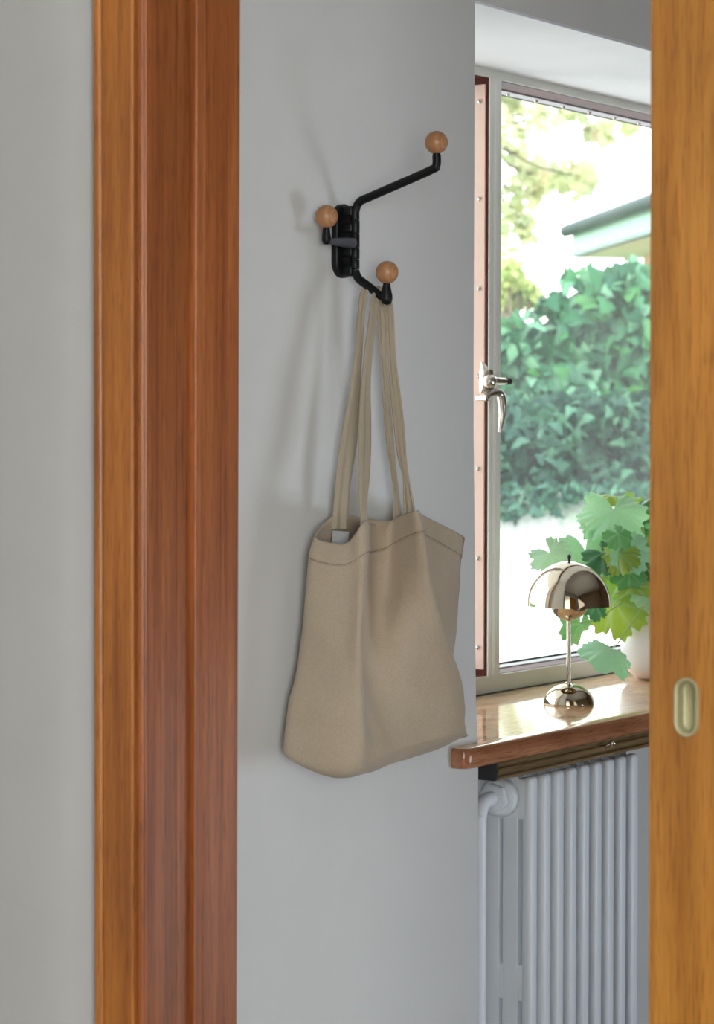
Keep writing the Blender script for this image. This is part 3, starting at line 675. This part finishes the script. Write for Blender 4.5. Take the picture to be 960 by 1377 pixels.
lab = tag(obj('care_label', box(-.012, .012, -.0006, .0006, -.020, .006), 'label', bag), 'white woven label inside the open rim')
lab.location = Vector((-0.4641,-0.0550,1.2610)) - org; lab.rotation_euler = (R(-14), R(4), R(-58))

# ------------------------------------------------------------------ table lamp
LX, LY, LZ = .5825, .1555, .9039
lamp = thing('table_lamp', 'small mirror-polished mushroom table lamp standing on the window sill', 'lamp', (LX, LY, LZ))
def sph(r, z0, a0, a1, n): return [(r * math.cos(R(a0 + (a1 - a0) * i / n)), z0 + r * math.sin(R(a0 + (a1 - a0) * i / n))) for i in range(n + 1)]
base = [(0, .0), (.0465, .0), (.0472, .0015), (.0468, .004)] + [(.0465 * math.cos(R(a)), .003 + .0355 * math.sin(R(a))) for a in range(5, 86, 5)] + [(0, .0385)]
obj('base', lathe(base, 72), 'mirror', lamp, True, angle=50)
obj('stem', lathe([(.0044, .036), (.0044, .160), (0, .160)], 24), 'mirror', lamp, True, angle=50)
obj('stem_collar', lathe([(0, .037), (.0075, .0375), (.0075, .0400), (.0044, .0415)], 24), 'mirror', lamp, True, angle=50)
RS = .0780; zr = .1835
sh = [(RS * math.cos(R(a)), zr + .0835 * math.sin(R(a))) for a in range(0, 90, 4)] + [(0, zr + .0835)]
inner = [((RS - .0012) * math.cos(R(a)), zr + (.0823) * math.sin(R(a))) for a in range(0, 90, 4)][::-1]
obj('shade', lathe(sh[::-1] + inner[::-1], 96), 'mirror', lamp, True, angle=60)
bw = [(0, .1555)] + [(.0370 * math.cos(R(a)), .1925 + .0370 * math.sin(R(a))) for a in range(-86, 21, 5)]
bwi = [(.0358 * math.cos(R(a)), .1925 + .0358 * math.sin(R(a))) for a in range(-86, 21, 5)][::-1] + [(0, .1567)]
obj('lower_bowl', lathe(bw + bwi, 72), 'mirror', lamp, True, angle=60)
obj('lamp_holder', lathe([(0, .158), (.006, .158), (.006, .205), (.0125, .21), (.0135, .228), (.008, .243), (0, .262)], 24), 'pot', lamp, True)
obj('finial', lathe([(0, .266), (.0030, .266), (.0024, .270), (.0036, .2735), (.0036, .2765), (.002, .279), (0, .2795)], 16), 'black_rubber', lamp, True)

# ------------------------------------------------------------------ potted geranium
PXc, PYc = 1.089, .2350
plant = thing('potted_geranium', 'scented geranium with broad lobed leaves in white pot on the sill', 'plant', (PXc, PYc, .9039))
pot = [(0, 0), (.030, 0), (.044, .004), (.060, .016), (.070, .034), (.0755, .060), (.0770, .100), (.0775, .158), (.0770, .162), (.0735, .162), (.0725, .156), (.0720, .140), (0, .140)]
obj('pot', lathe(pot, 56), 'pot', plant, True, angle=50)
obj('soil', lathe([(0, .146), (.03, .148), (.060, .145), (.0722, .141), (.0722, .12), (0, .12)], 30), 'soil', plant, True)
def geranium_leaf(seed, lobes=7, cup=.25, frill=.10):
    rnd = random.Random(seed); bm = bmesh.new(); n = 84; vl = []
    ph = rnd.random() * 6; ph2 = rnd.random() * 6
    c = bm.verts.new((0, 0, 0)); vl.append(1.); prev = None
    for k, fr in enumerate((.2, .42, .64, .84, 1.0)):
        ring = []
        for i in range(n + 1):
            t = i / n; a_ = R(-70 + 180) + t * R(320)
            lob = abs(math.sin(t * math.pi * lobes)) ** .7
            edge = .78 + .22 * lob + .065 * math.sin(t * math.pi * lobes * 6 + ph) + .03 * rnd.uniform(-1, 1)
            rad_ = fr * (.92 * (1 - fr ** 3) + edge * fr ** 3)
            env = .80 + .20 * math.sin(t * math.pi)
            vein = abs(math.cos(t * math.pi * lobes)) ** 8
            z = -cup * fr ** 2 + frill * fr ** 2 * (math.sin(t * math.pi * 5 + ph) + .6 * math.sin(t * math.pi * 11 + ph2)) + .05 * fr * (1 - lob)
            ring.append(bm.verts.new((math.cos(a_) * rad_ * env, math.sin(a_) * rad_ * env, z))); vl.append(vein * (1.1 - fr * .7))
        if prev is None:
            for i in range(n): bm.faces.new((c, ring[i], ring[i + 1]))
        else:
            for i in range(n): bm.faces.new((prev[i], ring[i], ring[i + 1], prev[i + 1]))
        prev = ring
    bm.normal_update(); me = bpy.data.meshes.new('leaf'); bm.to_mesh(me); bm.free(); me.materials.append(M['geranium']); me.shade_smooth()
    ca = me.color_attributes.new('vein', 'FLOAT_COLOR', 'POINT')
    for q, x in zip(ca.data, vl): q.color = (x, x, x, 1)
    return me
GL = [geranium_leaf(i, 5 + 2 * (i % 2), .16 + .10 * (i % 3), .07 + .05 * (i % 2)) for i in range(6)]
def view_basis(rx, ry, rz):
    e = Matrix.Rotation(R(rz), 3, 'Z') @ Matrix.Rotation(R(ry), 3, 'Y') @ Matrix.Rotation(R(rx), 3, 'X')
    b = Matrix((RIGHT, UP, -FWD)).transposed()
    return (b @ e)
PB = Vector((PXc, PYc, .9039))
LEAVES = [((1.0115,0.2800,1.2271),0.0455,-30,20,-10),
((0.9212,0.2700,1.2124),0.0418,-30,-10,30),
((1.0287,0.2500,1.2044),0.0394,-20,20,-20),
((0.9463,0.2400,1.1405),0.0388,-15,10,10),
((1.0283,0.2500,1.1484),0.0424,-25,-15,-10),
((0.8971,0.2400,1.1873),0.0385,-20,-25,20),
((0.9956,0.2600,1.0923),0.0392,-10,15,0),
((1.0348,0.2400,1.1090),0.0394,-20,20,10),
((0.9663,0.2900,1.1200),0.0361,-20,-15,25),
((1.0604,0.2700,1.2745),0.0336,-60,10,-20),
((0.9049,0.2900,1.1634),0.0358,-25,15,15),
((0.7100,0.2700,1.1770),0.0489,-20,10,35),
((0.8122,0.2500,1.1789),0.0643,-25,0,10),
((0.8731,0.2200,1.2564),0.0765,-38,5,0),
((0.9161,0.2500,1.2844),0.0357,-75,0,-10),
((1.0071,0.2400,1.2552),0.0452,-50,-20,20),
((0.7990,0.1700,1.2132),0.0347,-25,35,30),
((0.8108,0.1700,1.1752),0.0434,-15,-25,-25),
((0.8318,0.1600,1.1846),0.0522,-25,20,10),
((0.9662,0.2000,1.1974),0.0566,-30,-15,-15),
((0.8118,0.2100,1.1741),0.0465,-30,20,25),
((0.8470,0.1700,1.1357),0.0408,-20,-30,-20),
((0.9279,0.1800,1.1431),0.0502,-25,10,15),
((0.9699,0.2700,1.0693),0.0782,-10,-20,8),
((0.8384,0.2400,1.0695),0.0322,-20,25,-10),
((0.8290,0.2700,1.0337),0.0529,-15,50,-25),
((0.7338,0.1500,0.9939),0.0598,-62,-12,-30),
((0.8498,0.1650,1.1095),0.0495,-80,0,8),
((0.8846,0.2700,1.2316),0.0385,-35,0,35),
((1.0983,0.2800,1.2242),0.0523,-45,0,0),
((0.8266,0.2800,1.1378),0.0411,-30,10,25),
((1.0976,0.2400,1.2403),0.0673,-40,0,-10),
((1.1247,0.2200,1.1938),0.0675,-35,0,-20),
((1.2311,0.2400,1.1424),0.0625,-30,10,-35),
((0.9596,0.1600,1.1644),0.0593,-30,0,5),
((1.1182,0.2000,1.0875),0.0581,-25,0,-20),
((0.9083,0.1500,1.1009),0.0499,-35,0,0),
((1.3607,0.2700,1.1596),0.0576,-35,0,-40),
((0.9271,0.2600,1.1260),0.0447,-20,20,20),
((1.0825,0.3000,1.0369),0.0461,-15,10,0)]
LCOL = [(.44, .78, .54), (.17, .42, .17), (.34, .52, .09), (.07, .25, .10)]   # sky sheen painted in as mint, mid green, backlight as lime, deep green
LKEY = [1, 1, 3, 3, 1, 3, 1, 3, 1, 2, 0] + [0, 0, 0, 2, 3, 1, 2, 0, 2, 3, 1, 3, 2, 3, 1, 0, 2, 1, 1, 0]
crown = Vector((PXc - .01, PYc - .01, .9039 + .15))
for i, (p, s, rx, ry, rz) in enumerate(LEAVES):
    p = Vector(p)
    o = link('leaf', GL[i % 6], None, plant)
    mw = view_basis(rx, ry, rz).to_4x4() @ Matrix.Diagonal((s, s, s, 1)); mw.translation = p - PB
    o.matrix_basis = mw; q = LCOL[LKEY[i] if i < len(LKEY) else i % 3]; q = [x * random.uniform(.9, 1.1) for x in q]; o.color = (*q, 1)
    st = Vector((PXc + random.uniform(-.035, .035), PYc + random.uniform(-.035, .035), .9039 + .145))
    mid = (st + p) / 2 + Vector((0, 0, .03 if p.z < 1.08 else .012)) + Vector((random.uniform(-.01, .01), random.uniform(-.01, .01), 0))
    if p.z < 1.06:
        d = Vector((p.x - PXc, p.y - PYc, 0)).normalized()
        rim = Vector((PXc, PYc, 1.075)) + d * .079
        pts = spline([st - PB, rim - PB, (rim * .35 + p * .65) + d * .012 + Vector((0, 0, -.01)) - PB, p - PB], 5)
    else: pts = spline([st - PB, mid - PB, p - PB], 6)
    obj('stalk', tube(pts, .0013, 6), 'stem', plant, True)

# ------------------------------------------------------------------ the garden beyond
def G(s, Y, z): return CAM.xy.to_3d() + RIGHT * s + FWD * Y + Vector((0, 0, z))
GM = Matrix((RIGHT, FWD, UP)).transposed().to_4x4(); GM.translation = (CAM.x, CAM.y, 0)
def gplace(o): o.matrix_world = GM; return o
GK = 2.2                                         # size factor of the garden planting, which stands some 17 m away
def gthing(name, label, cat, s, Y, z=0):
    o = thing(name, label, cat); o.matrix_world = GM @ Matrix.Translation((s * GK, Y * GK, 1.42 + (z - 1.42) * GK)) @ Matrix.Scale(GK, 4); return o
gplace(struct('ground', box(-40, 40, 5.3, 110, -.30, -.15), 'bounce_ground'))
gw = gthing('garden_wall', 'low white rendered garden wall below the ivy outside the window', 'wall', .7, 7.6, -.15)
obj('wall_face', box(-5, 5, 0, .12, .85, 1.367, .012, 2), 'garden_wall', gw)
bed = gplace(struct('terrace', box(-35, 35, 17.0, 110, -.15, .935), 'lawn'))

def ivy_leaf_mesh(seed):
    rnd = random.Random(seed); bm = bmesh.new()
    out = [(0, 0), (.22, .10), (.46, .06), (.40, -.20), (.26, -.36), (.24, -.55), (.0, -1.0), (-.24, -.55), (-.26, -.36), (-.40, -.20), (-.46, .06), (-.22, .10)]
    vs = [bm.verts.new((x * (1 + rnd.uniform(-.1, .1)), y * (1 + rnd.uniform(-.1, .1)), -.22 * abs(x) + .12 * y * y * -1 + rnd.uniform(-.03, .03))) for x, y in out]
    c = bm.verts.new((0, -.25, .06))
    for i in range(len(vs)): bm.faces.new((c, vs[i], vs[(i + 1) % len(vs)]))
    me = bpy.data.meshes.new('ivy_leaf'); bm.to_mesh(me); bm.free(); me.materials.append(M['ivy']); me.shade_smooth(); return me
IV = [ivy_leaf_mesh(i) for i in range(5)]
def leaf_mass(place, n, src, mat, name, parent):
    """one mesh of many real leaves"""
    verts = []; faces = []; tmpl = [([v.co.copy() for v in me.vertices], [tuple(p.vertices) for p in me.polygons]) for me in src]
    for i in range(n):
        mtx = place(i); tv, tf = tmpl[i % len(tmpl)]; b = len(verts)
        verts.extend(mtx @ v for v in tv); faces.extend(tuple(b + k for k in f) for f in tf)
    me = bpy.data.meshes.new(name); me.from_pydata(verts, [], faces); me.update()
    return link(name, me, mat, parent, True, kind='stuff')
def rot3(a, b, c):
    """leaf local xy plane turned to face the house (local -Y of the garden frame)"""
    base = Matrix(((1, 0, 0), (0, 0, -1), (0, 1, 0)))
    return (base @ Matrix.Rotation(c, 3, 'Z') @ Matrix.Rotation(b, 3, 'Y') @ Matrix.Rotation(a, 3, 'X')).to_4x4()
ivy_s, ivy_Y = .7, 8.36
ivy = gthing('ivy_hedge', 'tall bank of broad ivy leaves above the white garden wall', 'ivy', ivy_s, ivy_Y, 1.20)
def ivy_top(s): return .66 + .10 * math.tanh((s + .02) * 9) + .05 * noise.noise(Vector((s * 7, 0, 3)))
bm = bmesh.new(); bmesh.ops.create_grid(bm, x_segments=50, y_segments=24, size=1)
for v in bm.verts:
    s = v.co.x * 1.9; t = (v.co.y + 1) / 2; z = t * (ivy_top(s) - .05)
    v.co = Vector((s, .10 + .07 * noise.noise(Vector((s * 4, z * 4, 0))), z))
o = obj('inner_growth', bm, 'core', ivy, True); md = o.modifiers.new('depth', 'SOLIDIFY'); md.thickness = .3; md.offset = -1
rv = random.Random(3)
def ivy_m(s0, s1, zlo=.02, dz=1., deep=0., sc0=.050, sc1=.098):
    s = rv.uniform(s0, s1); z = zlo + (ivy_top(s) + .03 - zlo) * rv.random() ** .9
    y = -.06 - .05 * noise.noise(Vector((s * 4, z * 4, 0))) + rv.uniform(-.05, .06) + deep
    k = rv.uniform(sc0, sc1); 
    m_ = Matrix.Translation((s, y, z)) @ rot3(rv.gauss(-.55, .45), rv.gauss(0, .5), rv.gauss(0, .6)) @ Matrix.Diagonal((k, k, k, 1)); return m_
for i in range(290):
    o = link('ivy_leaf', IV[i % 5], None, ivy); o.matrix_basis = ivy_m(-.32, .40, .25)
leaf_mass(lambda i: ivy_m(-1.9, 1.9, .02, deep=.05), 2600, IV, 'ivy_stuff', 'ivy_foliage', ivy)

sh_s, sh_Y = .7, 7.99
shr = gthing('evergreen_shrub', 'low dark blue-green shrub trimmed flat in front of the ivy', 'shrub', sh_s, sh_Y, 1.20)
bm = bmesh.new(); bmesh.ops.create_grid(bm, x_segments=50, y_segments=14, size=1)
for v in bm.verts:
    s = v.co.x * 1.8; t = (v.co.y + 1) / 2
    v.co = Vector((s, -.02 + .06 * noise.noise(Vector((s * 5, t * 2, 4))), t * (.31 + .03 * noise.noise(Vector((s * 5, 0, 0))))))
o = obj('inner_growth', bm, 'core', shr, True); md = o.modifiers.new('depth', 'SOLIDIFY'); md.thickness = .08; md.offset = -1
def shr_m(i):
    s = rv.uniform(-1.8, 1.8); z = rv.uniform(.0, .33)
    y = -.09 + .17 * noise.noise(Vector((s * 6, z * 7, 4))) + rv.uniform(-.07, .06); y = max(y, -.17); k = rv.uniform(.030, .062)
    return Matrix.Translation((s, y, z)) @ rot3(rv.gauss(-.4, .6), rv.gauss(0, .7), rv.gauss(0, 1.2)) @ Matrix.Diagonal((k, k, k, 1))
leaf_mass(shr_m, 4600, IV, 'shrub', 'shrub_foliage', shr)
def creep_m(i):
    s = rv.uniform(-1.8, 1.8); a_ = max(.1, .5 + noise.noise(Vector((s * 2.2, 8, 0))) * 1.2)
    k = rv.uniform(.022, .045)
    return Matrix.Translation((s, -.015 - rv.random() * .03, 1.39 - rv.random() ** 1.7 * .085 * a_)) @ rot3(rv.gauss(-.3, .6), rv.gauss(0, .7), rv.gauss(0, 1.2)) @ Matrix.Diagonal((k, k, k, 1))
leaf_mass(creep_m, 1900, IV, 'shrub', 'creeper_foliage', gw)

# house corner with mint eaves
house = gthing('neighbour_house', 'neighbouring house with white roof and mint green eaves behind the ivy', 'house', 1.225, 14.0, 1.15)
ez = 2.53 - 1.15; ed_ = Vector((.262, -1.9, 0)).normalized(); rd_ = Vector((.9906, .1366, 0))
E0 = Vector((0, 0, ez)); E1 = E0 + ed_ * 2.9
def slab(pts, th_vec):
    bm = bmesh.new(); a = [bm.verts.new(p) for p in pts]; b = [bm.verts.new(p + th_vec) for p in pts]; k = len(a)
    for i in range(k): bm.faces.new((a[i], a[(i + 1) % k], b[(i + 1) % k], b[i]))
    bm.faces.new(a[::-1]); bm.faces.new(b); bmesh.ops.recalc_face_normals(bm, faces=bm.faces[:]); return bm
run = 1.8; rise = 1.25
obj('roof', slab([E0, E1, E1 + rd_ * run + UP * run * 1.17, E0 + rd_ * run + UP * run * 1.17], Vector((0, 0, .05))), 'roof', house)
obj('fascia', slab([E0 + UP * .0, E1 + UP * .0, E1 - UP * .14, E0 - UP * .14], rd_ * .03), 'mint', house)
obj('gutter', tube([E0 - rd_ * .04 + UP * .01, E1 - rd_ * .04 + UP * .01], .035, 10), 'gutter', house, True, angle=60)
obj('soffit', slab([E0 - UP * .14, E1 - UP * .14, E1 - UP * .14 + rd_ * .4, E0 - UP * .14 + rd_ * .4], UP * .02), 'roof', house)
w0 = E0 + rd_ * .35 + ed_ * .25; w1 = E1 + rd_ * .35
obj('house_wall', slab([Vector((w0.x, w0.y, 0)), Vector((w1.x, w1.y, 0)), w1 - UP * .12, w0 - UP * .12], rd_ * 2.4), 'house', house)

def tree_leaf_mesh(k, wd=.35):
    bm = bmesh.new(); a = [bm.verts.new(p) for p in ((0, 0, 0), (wd, -.45, -.08), (0, -1, -.15), (-wd, -.45, -.08))]; bm.faces.new(a)
    me = bpy.data.meshes.new('l'); bm.to_mesh(me); bm.free(); return me
TL = [tree_leaf_mesh(0), tree_leaf_mesh(1, .45)]
def tree(name, label, s, Y, trunk_h, blobs, n, mat, ls, group=None):
    t = gthing(name, label, 'tree', s, Y, 1.15)
    obj('trunk', tube(spline([(0, 0, 0), (.08, 0, trunk_h * .4), (-.05, .05, trunk_h * .8), (0, 0, trunk_h * 1.15)], 5), [.17 - .006 * i for i in range(16)], 10), 'bark', t, True)
    tot = sum(b[3] ** 2 for b in blobs)
    bl = []
    for b in blobs: bl += [b] * max(1, int(60 * b[3] ** 2 / tot))
    for b in blobs[:14]:
        obj('branch', tube(spline([(0, 0, trunk_h * .8), (b[0] * .5, b[1] * .5, trunk_h * .9 + (b[2] - trunk_h) * .6), (b[0], b[1], b[2])], 4), .009, 6), 'bark', t, True)
    def pl(i):
        b = bl[rv.randrange(len(bl))]; v = Vector((rv.gauss(0, 1), rv.gauss(0, 1), rv.gauss(0, 1))); v = v.normalized() * (rv.random() ** .4) * b[3]; v.z *= b[4] if len(b) > 4 else 1
        k = rv.uniform(.7, 1.3) * ls
        return Matrix.Translation((b[0] + v.x, b[1] + v.y, b[2] + v.z)) @ rot3(rv.uniform(-1.2, .6), rv.uniform(-1, 1), rv.uniform(-1, 1)) @ Matrix.Diagonal((k, k, k, 1))
    leaf_mass(pl, n, TL, mat, 'tree_foliage', t); return t
rb = random.Random(11)
def px(u, v, Y, s0, Y0): return ((u - 480) / 3300 * Y - s0, Y - Y0, 1.42 + (574 - v) * Y / 3300 - 1.15)
T1 = [(*q, r, e) for q, r, e in [((0.324,0.197,2.920),0.131,1.60),
((0.426,0.387,2.494),0.157,2.00),
((0.540,0.472,2.322),0.109,1.60),
((0.741,0.708,2.389),0.122,1.20),
((0.877,0.384,2.313),0.133,1.20),
((0.384,0.676,2.190),0.135,1.50),
((0.520,-0.754,2.679),0.136,1.00),
((0.809,-0.055,2.886),0.141,1.00),
((0.478,0.709,1.948),0.086,1.60),
((1.044,0.238,2.686),0.120,1.00),
((1.297,0.641,2.858),0.134,0.90),
((0.015,-0.619,2.524),0.229,1.60),
((-0.193,-0.049,2.298),0.265,1.60),
((-0.437,-0.405,2.665),0.289,1.30),
((0.108,0.070,3.140),0.297,1.00),
((0.527,0.118,3.326),0.297,1.00),
((0.915,-0.779,3.186),0.312,1.00),
((1.351,-0.453,3.064),0.289,1.00),
((0.144,-0.353,1.860),0.174,1.50)]]
T2 = [(*q, r, e) for q, r, e in [((-0.485,0.197,2.147),0.108,1.60),
((-0.355,0.387,2.332),0.122,1.60),
((-0.225,0.472,2.395),0.109,1.30),
((0.140,0.708,2.672),0.110,1.60),
((0.052,0.384,2.536),0.095,1.30),
((-0.379,0.676,2.050),0.069,1.50),
((0.247,-0.754,3.193),0.193,1.00),
((0.593,-0.055,3.090),0.266,1.20),
((0.966,0.709,2.706),0.275,1.20),
((-0.583,0.238,1.914),0.067,1.40)]]
T3 = [(*q, r, e) for q, r, e in [((0.008,0.197,1.042),0.074,1.20),
((0.076,0.387,0.979),0.075,1.00),
((0.006,0.472,0.928),0.091,1.00),
((-0.076,0.708,1.017),0.154,1.20),
((0.132,0.384,0.942),0.053,1.00),
((-0.251,0.676,0.977),0.173,1.00)]]
tree('weeping_tree', 'pale yellow-green drooping tree seen at the top left of the window', .9, 19.5, 3.4, T1, 2300, 'tree', .12)
tree('broadleaf_tree', 'greener tree with hanging branches beside the white roof', 3.0, 22, 3.6, T2, 1150, 'tree_green', .13)
bush = tree('garden_bush', 'sunlit yellow-green bush just left of the ivy top', .75, 12.0, .7, T3, 2400, 'hedge_pale', .05)
bush['category'] = 'bush'
